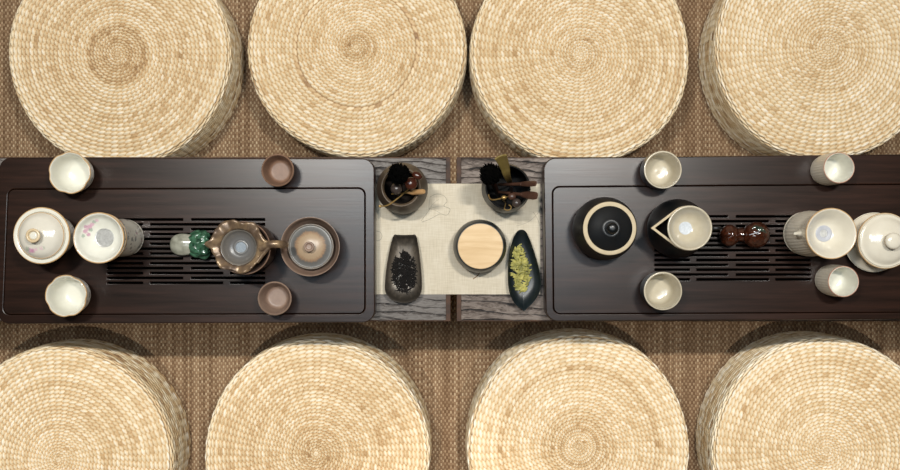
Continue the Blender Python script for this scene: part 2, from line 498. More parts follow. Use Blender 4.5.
def pouf_mesh(Rr, H, seed, style):
    rng = np.random.default_rng(seed)
    rc = 0.013                                  # edge roll
    flat = Rr - rc
    arc = rc * PI / 2
    side = H - rc - 0.006
    Lt = flat + arc * 0.5
    edges = [0.0]
    while edges[-1] < Lt: edges.append(edges[-1] + 0.0052 + 0.0024 * min(1.0, edges[-1] / 0.12))
    edges = [e * Lt / edges[-1] for e in edges]
    n_top = len(edges) - 1
    L2 = arc * 0.5 + side
    n_side = int(round(L2 / 0.0050))
    sedges = [Lt + L2 * k / n_side for k in range(n_side + 1)]
    T = 576
    th = np.arange(T) * 2 * PI / T
    wob = sum(rng.normal(0, 0.0008) * np.cos(k * th + rng.uniform(0, 6.28)) for k in (2, 3, 4, 5))

    def profile(s):
        if s < flat:
            return s, H - 0.004 * (s / flat) ** 2, 0.0, 1.0
        if s < flat + arc:
            a = (s - flat) / rc
            return flat + rc * math.sin(a), H - 0.004 - rc * (1 - math.cos(a)), math.sin(a), math.cos(a)
        d = s - flat - arc
        bul = math.sin(PI * min(1, d / side)) * 0.002
        return Rr + bul, H - 0.004 - rc - d * (H - 0.004 - rc - 0.002) / side, 1.0, 0.0

    def rows(E, is_top):
        n = len(E) - 1
        S = 5
        co, tone = [], []
        drift = 0.0
        for i in range(n):
            sc = (E[i] + E[i + 1]) / 2
            rho = min(profile(sc)[0], Rr)
            if is_top:
                if style == 'tight_core' and rho < 0.05: nst = 44 if rho > 0.02 else 16
                else: nst = 80 if rho > 0.112 else (54 if rho > 0.068 else (34 if rho > 0.035 else (22 if rho > 0.018 else 12)))
            else: nst = 48
            off = drift; drift += rng.normal(0.015, 0.035) + (0.5 if (not is_top) else 0.0)
            rowtone = rng.normal(0, 0.065)
            amp = 0.0054
            if is_top and i == n - 1: rowtone += 0.10
            if not is_top: rowtone = rng.normal(-0.12, 0.17); amp = 0.0044
            if style == 'ring' and is_top and 0.108 < rho < 0.118: rowtone -= 0.20; amp = 0.0018
            if style == 'ring' and is_top and rho < 0.04: rowtone -= 0.10
            if style == 'tight_core' and is_top and rho < 0.05: rowtone -= 0.08
            if style == 'tight_core' and is_top and 0.05 < rho < 0.058: rowtone -= 0.15
            if style == 'warm' and is_top: rowtone -= 0.05 + 0.10 * math.exp(-((rho - 0.03) / 0.03) ** 2)
            stt = rng.normal(0, 0.12, nst + 2)
            dark = rng.random(nst + 2) < 0.006
            stt[dark] -= 0.25
            warp = 0.06 * np.sin(th * 3 + i * 0.4) 
            for s in range(S + (1 if i == n - 1 else 0)):
                f = s / S
                r, z, nx, nz = profile(E[i] + f * (E[i + 1] - E[i]))
                ph = th * nst / (2 * PI) + off + 0.58 * (f - 0.5) + warp
                fr = ph - np.floor(ph)
                idx = np.mod(np.floor(ph).astype(int), nst)
                ridge = math.sin(PI * f) ** 0.7 if 0 < f < 1 else 0.0
                bulge = np.power(np.abs(np.sin(PI * fr)), 0.7)
                grain = ridge * (0.15 + 0.85 * bulge)
                hgt = amp * grain - 0.0034
                fade = min(1.0, r / 0.012)
                hgt = hgt * fade
                rr = r + nx * hgt + wob * min(1.0, r / Rr)
                zz = z + nz * hgt + (0.0016 * np.sin(2 * th + seed) * (r / Rr) if is_top else 0.0016 * np.sin(2 * th + seed) * (z / H))
                zz = np.maximum(zz, 0.0005)
                co.append(np.stack([rr * np.cos(th), rr * np.sin(th), zz * np.ones(T)], 1))
                q = np.clip((grain - 0.24) / 0.36, 0, 1); q = q * q * (3 - 2 * q)      # straw over tan core cord; darker gap tone also paints in groove shade
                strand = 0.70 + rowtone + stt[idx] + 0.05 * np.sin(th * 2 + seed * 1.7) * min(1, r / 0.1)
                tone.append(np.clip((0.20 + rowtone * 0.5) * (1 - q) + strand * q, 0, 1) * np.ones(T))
        return np.array(co), np.array(tone)

    out = []
    for (E, is_top) in ((edges, True), (sedges, False)):
        co, tone = rows(E, is_top)
        if is_top: co[0, :, 0:2] *= 0; co[0] += np.array([0, 0, 0]); 
        K = co.shape[0]
        v = co.reshape(-1, 3)
        i = np.arange(K - 1)[:, None] * T; k = np.arange(T)[None, :]; k2 = (k + 1) % T
        f = np.stack([i + k, i + T + k, i + T + k2, i + k2], -1).reshape(-1, 4)
        me = bpy.data.meshes.new('woven_top' if is_top else 'woven_side')
        me.vertices.add(len(v)); me.vertices.foreach_set('co', v.astype(np.float32).ravel())
        me.loops.add(f.size); me.loops.foreach_set('vertex_index', f.astype(np.int32).ravel())
        me.polygons.add(len(f)); me.polygons.foreach_set('loop_start', (np.arange(len(f)) * 4).astype(np.int32))
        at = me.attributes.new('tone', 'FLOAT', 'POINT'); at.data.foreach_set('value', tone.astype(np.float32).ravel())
        me.update(calc_edges=True); me.validate()
        me.shade_smooth()
        out.append(me)
    return out


POUFS = [
    (117, 54, 111, 11, 'warm', 'woven straw pouf in the far row at the left end, honey-tinted swirl in the middle'),
    (356, 47, 109, 23, 'ring', 'woven straw pouf with a darker ring line around its broad centre disc'),
    (581, 54, 109.5, 35, 'plain', 'pale woven straw pouf behind the pot of black brush and bamboo slat'),
    (828, 48, 111, 47, 'plain', 'woven straw pouf in the far row at the right end, beyond the tall ribbed cups'),
    (58, 460, 112, 59, 'plain', 'woven straw pouf at the left end below the white floral tea set'),
    (316, 454, 112.5, 61, 'warm', 'woven straw pouf in the near row below the brown stoneware tea set'),
    (579, 447, 111, 73, 'tight_core', 'woven straw pouf with a small tightly coiled centre button, below the black teapot'),
    (827, 451, 112, 87, 'plain', 'pale woven straw pouf at the right end below the cream ribbed set'),
]
for (px, py, rp, seed, style, label) in POUFS:
    p = P(px, py, H_P)
    t = thing('straw_pouf', label, 'pouf', (p.x, p.y, 0.0), seed * 0.61, 'woven straw poufs around the tea table')
    a, b = pouf_mesh(R(rp, H_P) + 0.0014, H_P, seed, style)
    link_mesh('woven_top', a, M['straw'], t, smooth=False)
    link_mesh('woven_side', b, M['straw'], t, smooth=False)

# ------------------------------------------------------------------ two low tables
TY0, TY1 = Y(321.5, TAB), Y(157, TAB)


def low_table(x0, x1, mat, label):
    cx = (x0 + x1) / 2
    t = thing('low_table', label, 'table', (cx, 0, 0), 0, 'charred plank low tables')
    h = (x1 - x0) / 2
    c = 0.0075
    # top board with a worn brown chamfer as its own edging
    obj('table_top', box(-h + c, h - c, TY0 + 0.002, TY1 - 0.002, TAB - 0.055, TAB, 0.0015), mat, t)
    e = plate([[(-h, TY0), (h, TY0), (h, TY1), (-h, TY1)], [(-h + c + .0002, TY0 + .0022), (-h + c + .0002, TY1 - .0022), (h - c - .0002, TY1 - .0022), (h - c - .0002, TY0 + .0022)]], TAB - 0.057, TAB - 0.0015, 0.0008)
    link_mesh('edge_trim', e, M['edge'], t)
    for sx in (-1, 1):
        for sy in (TY0 + 0.035, TY1 - 0.035):
            obj('leg', box(sx * (h - 0.06) - 0.022, sx * (h - 0.06) + 0.022, sy - 0.02, sy + 0.02, 0.0, TAB - 0.057, 0.002), M['edge'], t)
    return t


gl, gr = X(450.6, TAB), X(456.6, TAB)
low_table(-1.02, gl, M['table_l'], 'left low table of blue-grey charred planks under the brown tea set tray')
low_table(gr, 1.02, M['table_r'], 'right low table of brown-grey charred planks under the black teapot tray')

# ------------------------------------------------------------------ tea trays
def tea_tray(label, outer, inner, slots):
    T = TRAY
    q = lambda px, py: Vector((X(px, T), Y(py, T)))
    O = [q(*p) for p in outer]; I = [q(*p) for p in inner]
    c = sum(O, Vector((0, 0))) / 4
    t = thing('tea_tray', label, 'tray', (c.x, c.y, TAB), 0, 'dark slotted tea trays')
    O = [p - c for p in O]; I = [p - c for p in I]
    ro = 0.019
    out = rounded(O, ro, 8)
    gi = rounded(I, 0.011, 6)
    ci = sum(I, Vector((0, 0))) / 4
    g2 = 0.0011                                   # groove width
    def shrink(P_, d): return [p + Vector((d if p.x < ci.x else -d, d if p.y < ci.y else -d)) for p in P_]
    gp = rounded(shrink(I, g2), 0.010, 6)
    top = T - TAB
    link_mesh('frame', plate([out, gi[::-1]], 0.0004, top, 0.0016, 3), M['tray'], t)
    holes = []
    for (x0, x1, y) in slots:
        a = q(x0, y) - c; b = q(x1, y) - c; w = 0.0020
        holes.append([(a.x, a.y - w), (a.x, a.y + w), (b.x, b.y + w), (b.x, b.y - w)])
    link_mesh('slotted_panel', plate([gp] + holes, top - 0.009, top - 0.0002, 0.0005, 2), M['tray'], t)
    base = rounded(shrink(I, 0.0005), 0.011, 6)
    link_mesh('drip_pan', plate([base], 0.002, top - 0.024, 0.001), M['tray_dark'], t)
    return t


ls = []
for i in range(14):
    y = 219.5 + i * 4.87
    ls += [(107, 183, y), (191, 265, y)] if i % 2 == 0 else [(107, 143, y), (150, 223, y), (230, 265, y)]
tea_tray('dark brown slotted tea tray carrying the white floral and brown stoneware sets',
         [(-2.5, 324), (374.8, 322.6), (374.3, 158.5), (-1.0, 157.5)],
         [(3, 314.8), (365, 313.8), (365, 188), (8, 189)], ls)
rs = []
for i in range(14):
    y = 216.4 + i * 4.85
    rs += [(654.5, 728, y), (736, 811, y)] if i % 2 == 0 else [(654.5, 690, y), (696.5, 769, y), (775.5, 811, y)]
tea_tray('dark brown slotted tea tray carrying the black teapot set and cream ribbed set',
         [(546, 321.5), (921, 319), (921, 154), (543.5, 158)],
         [(553.5, 314), (912, 312.5), (912, 184), (552.5, 186.8)], rs)

# ------------------------------------------------------------------ runner
rx0, rx1 = -0.1213, 0.1485
ry0, ry1 = Y(294.3, TAB), Y(183.7, TAB)
rn = thing('table_runner', 'beige linen runner lying across both low tables between the trays', 'table runner', ((rx0 + rx1) / 2, (ry0 + ry1) / 2, TAB))
hx, hy = (rx1 - rx0) / 2, (ry1 - ry0) / 2
obj('cloth', box(-hx, hx, -hy, hy, 0.0001, 0.0008), M['linen'], rn, smooth=False)


def stroke(bm, pts_px, w):
    pts = [Vector((X(a, TAB), Y(b, TAB), 0)) for a, b in pts_px]
    pts = cr([(p.x, p.y) for p in pts], 6)
    L, Rr_ = [], []
    for i, p in enumerate(pts):
        t = (pts[min(i + 1, len(pts) - 1)] - pts[max(i - 1, 0)]).normalized()
        n = Vector((-t.y, t.x, 0)) * w * 0.5
        o = Vector((-rn.location.x, -rn.location.y, 0.00095))
        L.append(bm.verts.new(p + n + o)); Rr_.append(bm.verts.new(p - n + o))
    for i in range(len(pts) - 1): bm.faces.new((L[i], L[i + 1], Rr_[i + 1], Rr_[i]))


bm = bmesh.new()
leaf_out = [(430, 197), (437, 194), (444, 196), (447, 201), (444, 206), (450, 209), (447, 215), (440, 214), (434, 217), (428, 220), (422, 222)]
stroke(bm, leaf_out, 0.0007)
for a in [(430, 197), (439, 199), (445, 206), (440, 213)]:
    stroke(bm, [(429, 209), ((429 + a[0]) / 2, (209 + a[1]) / 2 - 1), a], 0.0004)
stroke(bm, [(430, 209), (424, 217), (421, 221)], 0.0006)
INK = [([(375, 231), (380, 232), (382, 236), (380, 240), (375, 241)], 0.0008), ([(533, 212), (537, 218), (540, 226)], 0.0006), ([(516, 226), (528, 222), (538, 213), (540, 206)], 0.0005)]
bm_ = bm
obj('ink_leaf', bm_, M['ink'], rn, smooth=False)
for st_, w_ in INK:
    bm = bmesh.new(); stroke(bm, st_, w_); obj('ink_line', bm, M['ink'], rn, smooth=False)
bm = bmesh.new()
stroke(bm, [(480, 272), (477, 276), (473, 279)], 0.0014)
obj('ink_stem', bm, M['ink_dark'], rn, smooth=False)

# ------------------------------------------------------------------ vessels
TZ = TRAY + 0.0004


def on_tray(px, py, h):
    """place a vessel so that its rim, h above the tray, is at this point"""
    p = P(px, py, TRAY + h)
    return (p.x, p.y, TZ)


def ring_band(r, z, w):
    return [(r - w, z - 0.0006), (r - w * 0.7, z + 0.0008), (r, z + 0.0011), (r + w * 0.6, z + 0.0004), (r + w * 0.6, z - 0.0012), (r, z - 0.0014), (r - w, z - 0.0006)]


# white floral cups with lightly lobed rims
def lobes(a, i, r, z):
    k = max(0.0, (z - 0.02) / 0.03)
    return 1 - 0.05 * k * (abs(math.cos(2.5 * a + 0.6)) ** 10), 0.0


def floral_cup(px, py, label, rz):
    h = 0.05
    t = thing('teacup', label, 'cup', on_tray(px, py, h), rz, 'white floral tea set cups')
    r = R(21, TRAY + h)
    out = prof([(0, 0), (0.014, 0.0), (0.0145, 0.003), (0.022, 0.010), (0.0285, 0.024), (r - 0.0006, h)])
    obj('outer_wall', lathe(out, 80, lobes), M['floral_out'], t)
    inn = prof([(r - 0.0006, h), (r - 0.0022, h + 0.0004), (r - 0.0042, h - 0.006), (0.026, 0.024), (0.019, 0.010), (0.010, 0.0068), (0, 0.006)])
    obj('inner_glaze', lathe(inn, 80, lobes), M['porcelain'], t)
    b = [(r - 0.0014, h + 0.0006), (r - 0.0004, h + 0.0012), (r + 0.0003, h + 0.0004), (r + 0.0001, h - 0.0012), (r - 0.0007, h - 0.0010), (r - 0.0014, h + 0.0006)]
    obj('rim_line', lathe(b, 80, lobes), M['gilt'], t)
    return t


M['floral_out'] = scatter_flower_mat('floral_print_glaze')
floral_cup(69.7, 172.8, 'white teacup with amber rim line at the upper edge of the left tray', 2.2)
floral_cup(66.4, 296, 'white teacup with amber rim line at the lower edge of the left tray', 2.6)

# left lidded tea bowl
h = 0.074
g = thing('lidded_teacup', 'white lidded bowl with pink sprig and ring knob on the left tray', 'lidded bowl', on_tray(42.1, 235.6, h), 0)
r = R(28.2, TRAY + h)
obj('bowl', lathe(prof([(0, 0), (0.02, 0), (0.021, 0.004), (0.030, 0.018), (0.034, 0.040), (0.036, 0.058), (r - 0.001, h - 0.001), (r - 0.002, h + 0.0005), (r - 0.006, h - 0.004), (0.033, 0.05), (0.026, 0.02), (0, 0.010)]), 80), M['floral_out'], g)
obj('rim_flange', lathe([(r - 0.0072, h - 0.003), (r - 0.0060, h + 0.0015), (r - 0.003, h + 0.0024), (r - 0.0012, h + 0.0022), (r - 0.0012, h - 0.0006), (r - 0.0072, h - 0.003)], 80), M['porcelain'], g)
obj('rim_line', lathe(ring_band(r - 0.0004, h + 0.0008, 0.0012), 80), M['gilt'], g)
lr = r - 0.0068
sp = []
for (x, y, rr, c) in [(-0.012, -0.0215, .0030, '#c98fae'), (-0.008, -0.0225, .0024, '#b87a9c'), (-0.003, -0.0195, .0026, '#d3a0b8'), (0.001, -0.017, .0024, '#c58aa8'), (0.005, -0.018, .0028, '#cf9db5'), (0.009, -0.0175, .0022, '#8d9c8a'), (-0.016, -0.020, .0022, '#8f9f8c'), (0.001, -0.013, .002, '#c893ae')]:
    sp.append((x, y, h + 0.012, rr * 3.0 if False else rr + 0.0022, c))
M['lid_floral'] = flower_mat('sprig_lid_glaze', ('#cdc8ba', '#d6d1c4'), sp, 0.13)
lid = obj('lid', lathe(prof([(0.0, h - 0.004), (lr - 0.003, h - 0.003), (lr, h + 0.001), (lr - 0.002, h + 0.0048), (lr * 0.75, h + 0.0125), (lr * 0.4, h + 0.0175), (0.008, h + 0.019), (0, h + 0.019)]), 80), M['lid_floral'], g)
obj('lid_line', lathe(ring_band(lr - 0.0012, h + 0.0036, 0.0008), 80), M['gilt'], lid)
kr = R(7, TRAY + 0.105)
kn = obj('knob', lathe(prof([(0.005, h + 0.018), (0.006, h + 0.024), (kr, h + 0.031), (kr - 0.0004, h + 0.0335), (kr - 0.003, h + 0.0336), (kr - 0.0045, h + 0.030), (0, h + 0.029)]), 48), M['knob_tan'], lid)
obj('knob_well', lathe(prof([(kr - 0.0046, h + 0.0305), (kr - 0.006, h + 0.0318), (0, h + 0.032)]), 32), M['porcelain'], lid)

# left floral pitcher, strainer standing in its mouth
h = 0.108
p = on_tray(98.9, 237.9, 0.120)
g = thing('pitcher', 'white floral-printed pitcher under the flower-painted strainer on the left tray', 'pitcher', p, 0)
obj('body', lathe(prof([(0, 0), (0.0265, 0), (0.0285, 0.004), (0.0300, 0.020), (0.0285, 0.05), (0.028, 0.075), (0.0318, 0.098), (0.0365, h), (0.0352, h + 0.0006), (0.0302, 0.097), (0.0265, 0.075), (0.0265, 0.03), (0.022, 0.006), (0, 0.005)]), 80), M['floral_out'], g)
obj('rim_line', lathe(ring_band(0.0366, h, 0.001), 80), M['gilt'], g)
p2 = (p[0], p[1], p[2] + h)
g = thing('tea_strainer', 'white flower-painted tea strainer with steel mesh, resting on the floral pitcher', 'strainer', p2, 0)
rs_ = R(25.5, TRAY + 0.12)
sp = []
for (x, y, rr, c) in [(-.020, .016, .0046, '#c58da8'), (-.016, .020, .0036, '#cf9cb3'), (-.025, .010, .0040, '#c58da8'), (-.022, .005, .003, '#b9809c'), (-.012, .024, .0032, '#98a596'), (-.028, .003, .003, '#95a693'), (-.008, .026, .003, '#cfa3b6'), (-.019, .012, .003, '#8fa08e'), (-.024, .017, .0028, '#b9809c')]:
    q_ = math.hypot(x, y)
    zs = np.interp(q_, [0.013, 0.022, 0.030, 0.034, 0.037], [-0.012, -0.0072, 0.001, 0.0075, 0.0115])
    sp.append((x, y, float(zs), rr * 1.15, c))
M['str_floral'] = flower_mat('sprig_strainer_glaze', ('#d3d2c6', '#dcdbd0'), sp, 0.13)
obj('funnel', lathe(prof([(0.013, -0.0150), (0.022, -0.0095), (0.0295, -0.003), (0.0335, 0.004), (rs_ - 0.0004, 0.0112), (rs_ - 0.0012, 0.0122), (rs_ - 0.0035, 0.0108), (0.030, 0.0010), (0.022, -0.0072), (0.0138, -0.0118)]), 80), M['str_floral'], g)
obj('rim_line', lathe(ring_band(rs_ - 0.0006, 0.0118, 0.0012), 80), M['gilt'], g)
obj('mesh_ring', lathe(ring_band(0.0136, -0.0117, 0.0014), 48), M['steel'], g)
# woven steel mesh: two sets of fine wires
bm = bmesh.new()
for k in range(-8, 9):
    x = k * 0.0016; l = math.sqrt(max(0.0132 ** 2 - x * x, 1e-8))
    tube([(x, -l, -0.0128), (x, l, -0.0128)], 0.00065, 6, bm)
    tube([(-l, x, -0.0121), (l, x, -0.0121)], 0.00065, 6, bm)
obj('mesh', bm, M['steel'], g)

# jade cabbage on the slots
jy = Y(244.5, TRAY + 0.012)
j = thing('tea_pet', 'white and green jade cabbage lying on the left tray slots', 'ornament', (X(193, TRAY + 0.012), jy, TZ), 0)
bm = bmesh.new()
prf = prof([(0, -0.036), (0.008, -0.0345), (0.0145, -0.028), (0.0172, -0.018), (0.0160, -0.006), (0.013, 0.004), (0.0, 0.008)], 4)
lathe(prf, 40, lambda a, i, r, z: (1 + 0.05 * abs(math.sin(4 * a)), 0), bm=bm)
bmesh.ops.rotate(bm, verts=bm.verts, cent=(0, 0, 0), matrix=Matrix.Rotation(PI / 2, 3, 'Y'))
for v in bm.verts: v.co.z = v.co.z * 0.72 + 0.0128
zmin = min(v.co.z for v in bm.verts)
for v in bm.verts: v.co.z -= zmin
obj('stem', bm, M['jade_white'], j)
rng = random.Random(5)
for li, (x0, ln, w, dz, ay) in enumerate([(-0.006, 0.022, 0.0195, 0.0, 0.0), (0.004, 0.022, 0.0205, 0.001, 0.0), (-0.002, 0.026, 0.012, 0.006, 0.55), (-0.002, 0.026, 0.012, 0.006, -0.55), (0.014, 0.012, 0.0165, -0.001, 0.1)]):
    bm = bmesh.new()
    nu, nv = 16, 40
    grid = []
    for a in range(nu + 1):
        row = []
        for b in range(nv + 1):
            u = a / nu; th_ = -PI * 0.56 + 2 * PI * 0.56 * b / nv
            ruff = 0.0022 * u * math.sin(th_ * 9 + li * 2) + 0.0012 * u * math.sin(th_ * 17 + li)
            rr = w * (0.74 + 0.30 * math.sin(PI * min(1, u * 0.8))) + ruff
            if u > 0.85: rr *= 1 - (u - 0.85) * 1.3
            x = x0 + ln * u + 0.0016 * math.sin(th_ * 7 + li)
            y = rr * math.sin(th_); z = 0.0115 + dz * 0.6 + rr * 0.72 * math.cos(th_)
            y, z = y * math.cos(ay) - (z - 0.0115) * math.sin(ay), 0.0115 + y * math.sin(ay) * 0.7 + (z - 0.0115) * math.cos(ay)
            row.append(bm.verts.new((x, y, max(z, 0.0006))))
        grid.append(row)
    for a in range(nu):
        for b in range(nv): bm.faces.new((grid[a][b], grid[a][b + 1], grid[a + 1][b + 1], grid[a + 1][b]))
    bmesh.ops.recalc_face_normals(bm, faces=bm.faces)
    o = obj('leaf', bm, M['jade_green'], j, angle=80)
    md = o.modifiers.new('thickness', 'SOLIDIFY'); md.thickness = 0.0012; md.offset = 0

# brown pitcher with a lotus-leaf strainer on it
ZL = TRAY + 0.112
cpx, cpy = 160 + 405 / 5.22, 200 + 248 / 5.22
pc = P(cpx, cpy, ZL)
# pitcher body a little towards the handle, as its rim shows there
ph_ = 0.098
pp = P(cpx + 6.5, cpy + 0.5, TRAY + ph_)
g = thing('pitcher', 'dark brown stoneware pitcher under the wavy lotus-leaf strainer', 'pitcher', (pp.x, pp.y, TZ), 0)
obj('body', lathe(prof([(0, 0), (0.026, 0), (0.028, 0.004), (0.036, 0.025), (0.037, 0.045), (0.033, 0.070), (0.0375, ph_ - 0.006), (0.0395, ph_), (0.0380, ph_ + 0.0004), (0.0350, ph_ - 0.006), (0.031, 0.070), (0.034, 0.04), (0.024, 0.008), (0, 0.006)]), 80), M['brown_out'], g)
obj('rim_line', lathe(ring_band(0.0392, ph_, 0.0012), 80), M['brown_cup'], g)
g = thing('tea_strainer', 'bronze-brown lotus-leaf shaped strainer with wavy rim and curled handle', 'strainer', (pc.x, pc.y, TZ + ph_ + 0.0012), 0)
outl = [(228, 230), (262, 205), (275, 180), (288, 150), (320, 115), (370, 104), (430, 120), (490, 118), (520, 168), (548, 214), (560, 240), (530, 300), (497, 335), (452, 376), (415, 386), (370, 366), (310, 352), (285, 300), (262, 258), (236, 240)]
sc_ = (CZ - ZL) / F / 5.22
op = sorted([(math.atan2(-(y - 248), x - 405), math.hypot(x - 405, y - 248) * sc_) for x, y in outl])
def rad_at(a):
    a = (a + PI) % (2 * PI) - PI
    n = len(op)
    for i in range(n):
        a0, r0 = op[i]; a1, r1 = op[(i + 1) % n]
        if i == n - 1: a1 += 2 * PI
        for aa in (a, a + 2 * PI):
            if a0 <= aa <= a1:
                t_ = (aa - a0) / (a1 - a0); t_ = t_ * t_ * (3 - 2 * t_)
                return r0 + (r1 - r0) * t_
    return op[0][1]
bm = bmesh.new()
SEG = 120
stops = [(0.0085, -0.012), (0.014, -0.0115), (0.021, -0.009), (0.0255, -0.002), (0.0275, 0.004)]
rings = []
for (rr, zz) in stops:
    rings.append([bm.verts.new((rr * math.cos(2 * PI * k / SEG), rr * math.sin(2 * PI * k / SEG), zz)) for k in range(SEG)])
inner_rings = len(rings)
for f in (0.25, 0.5, 0.75, 1.0):
    ring = []
    for k in range(SEG):
        a = 2 * PI * k / SEG
        Ro = rad_at(a)
        rr = 0.0275 + (Ro - 0.0275) * f
        zz = 0.004 + 0.008 * f * (1 - 0.35 * f) + 0.0030 * f * math.sin(5 * a + 0.5) - 0.0012 * f * math.cos(16 * a)
        ring.append(bm.verts.new((rr * math.cos(a), rr * math.sin(a), zz)))
    rings.append(ring)
for a, b in zip(rings, rings[1:]):
    for k in range(SEG): bm.faces.new((a[k], b[k], b[(k + 1) % SEG], a[(k + 1) % SEG]))
bmesh.ops.recalc_face_normals(bm, faces=bm.faces)
bowl = bmesh.new()
# split: leaf rim (outer) and slate bowl (inner)
bw = bm.copy()
bmesh.ops.delete(bw, geom=[f for f in bw.faces if f.calc_center_median().to_2d().length > 0.0276], context='FACES')
bmesh.ops.delete(bm, geom=[f for f in bm.faces if f.calc_center_median().to_2d().length <= 0.0272], context='FACES')
bowl.free()
for nm, b_, mt in (('bowl', bw, M['bowl_in']), ('leaf_rim', bm, M['bronze'])):
    for v in [v for v in b_.verts if not v.link_faces]: b_.verts.remove(v)
    o = obj(nm, b_, mt, g, angle=80)
    md = o.modifiers.new('thickness', 'SOLIDIFY'); md.thickness = 0.0026; md.offset = 0
obj('mesh_ring', lathe(ring_band(0.0098, -0.0105, 0.0022), 48), M['bowl_in'], g)
obj('mesh', lathe([(0.0, -0.0105), (0.0085, -0.0107), (0.0085, -0.0125), (0, -0.0125)], 40), M['mesh_blue'], g)
# curled handle towards the covered bowl, with two leaf veins meeting in it
def lp(x, y, z): return ((x - 405) * sc_, -(y - 248) * sc_, z)
obj('handle', tube(cr([lp(520, 255, 0.0085), lp(555, 236, 0.011), lp(585, 230, 0.0135), lp(615, 230, 0.012), lp(636, 232, 0.004), lp(640, 233, -0.006)], 5),
                   [0.0050 + 0.0012 * (k / 25) for k in range(26)], 14), M['bronze'], g)
bm = bmesh.new()
tube(cr([lp(525, 190, 0.0115), lp(545, 215, 0.0115), lp(575, 226, 0.0125)], 5), 0.0030, 10, bm)
tube(cr([lp(505, 325, 0.0105), lp(535, 285, 0.0105), lp(575, 240, 0.0125)], 5), 0.0030, 10, bm)
obj('handle_vein', bm, M['bronze'], g)

# brown covered bowl
h = 0.055
p = on_tray(310.2, 246.6, h)
g = thing('lidded_teacup', 'brown stoneware covered bowl, grey lid with copper blush sunk in flared rim', 'lidded bowl', p, 0)
r = R(30, TRAY + h)
obj('bowl', lathe(prof([(0, 0), (0.021, 0), (0.022, 0.004), (0.032, 0.018), (0.038, 0.036), (r - 0.0008, h), (r - 0.0022, h + 0.0008), (0.0405, 0.042), (0.037, 0.034), (0.030, 0.018), (0, 0.010)]), 96), M['pink_cup'], g)
lr = R(23, TRAY + 0.056)
lid = obj('lid', lathe(prof([(0, 0.040), (lr - 0.004, 0.039), (lr - 0.0005, 0.046), (lr, 0.0485), (lr - 0.0015, 0.0492), (lr - 0.004, 0.0478), (0.024, 0.0510), (0.012, 0.0555), (0, 0.057)]), 96), M['copper_lid'], g)
obj('knob', lathe(prof([(0.0045, 0.056), (0.005, 0.061), (0.0078, 0.0665), (0.0076, 0.0685), (0.0058, 0.069), (0.004, 0.067), (0, 0.0668)]), 40), M['pink_cup'], lid)

# brown cups
def brown_cup(px, py, rp, m_in, label):
    h = 0.044
    t = thing('teacup', label, 'cup', on_tray(px, py, h), 0, 'brown stoneware cups')
    r = R(rp, TRAY + h)
    obj('outer_wall', lathe(prof([(0, 0), (0.014, 0), (0.0155, 0.003), (0.0205, 0.012), (0.0235, 0.026), (r, h - 0.001)]), 64), M['brown_out'], t)
    obj('inner_glaze', lathe(prof([(r, h - 0.001), (r - 0.0008, h), (r - 0.0026, h - 0.0006), (0.0205, 0.028), (0.0182, 0.019), (0.0150, 0.0155), (0.009, 0.015), (0, 0.015)]), 64), m_in, t)
    return t


brown_cup(277.6, 170.2, 16.4, M['brown_cup'], 'small brown stoneware cup at the upper edge of the left tray')
brown_cup(274.6, 298.4, 17, M['pink_cup'], 'small taupe stoneware cup at the lower edge of the left tray')

# ------------------------------------------------------------------ black set
h = 0.086
p = on_tray(609.7, 228.4, h)
g = thing('lidded_jar', 'round black lidded pot with a bare cream clay rim on the right tray', 'teapot', p, 0)
r = R(26.7, TRAY + h)
obj('body', lathe(prof([(0, 0), (0.032, 0), (0.034, 0.003), (0.0465, 0.018), (0.0496, 0.034), (0.0475, 0.054), (0.0430, 0.074), (r - 0.0008, h - 0.003), (r - 0.004, h - 0.004), (0.034, 0.05), (0, 0.01)]), 96), M['black'], g)
lr = R(22.3, TRAY + h)
obj('rim', lathe(prof([(lr - 0.001, h - 0.004), (r - 0.0012, h - 0.0035), (r, h - 0.001), (r - 0.0008, h + 0.0006), (lr + 0.002, h + 0.0010), (lr - 0.001, h + 0.0004), (lr - 0.001, h - 0.004)], 3), 96), M['bare'], g)
lid = obj('lid', lathe(prof([(0, h - 0.003), (lr - 0.0018, h - 0.003), (lr, h + 0.0016), (lr - 0.001, h + 0.0036), (lr * 0.8, h + 0.0075), (lr * 0.5, h + 0.0130), (0.012, h + 0.0155), (0.0075, h + 0.0150), (0, h + 0.0150)]), 96), M['black'], g)
obj('knob', lathe(prof([(0.0062, h + 0.0145), (0.0058, h + 0.019), (0.0082, h + 0.0235), (0.0084, h + 0.0265), (0.0066, h + 0.0295), (0.0035, h + 0.0308), (0, h + 0.0310)]), 40), M['black_gloss'], lid)

# black pitcher with pointed spout + sand strainer
hp = 0.100
p = on_tray(690.0, 228.0, 0.114)
g = thing('pitcher', 'black pitcher with pointed cream-lined spout on the right tray', 'pitcher', p, 0)
TIP = abs(X(650.6, TRAY + hp) - p[0])
def spout(a, i, r, z):
    k = max(0.0, min(1.0, (z - 0.045) / (hp - 0.045))) ** 1.5
    d = abs(a - PI)
    lim = math.acos(0.0335 / TIP)
    f = (1 / math.cos(lim - d)) if d < lim else 1.0          # straight lips from the tip to the mouth
    return 1 + k * (f - 1), 0.0
outp = prof([(0, 0), (0.029, 0), (0.032, 0.003), (0.0440, 0.018), (0.0462, 0.034), (0.0430, 0.056), (0.0355, 0.082), (0.0335, hp)])
obj('body', lathe(outp, 128, spout), M['black'], g)
inp = prof([(0.0308, hp), (0.0325, 0.082), (0.039, 0.056), (0.042, 0.034), (0.038, 0.018), (0.024, 0.006), (0, 0.006)])
obj('inner_wall', lathe(inp, 128, spout), M['wood_mid'], g)
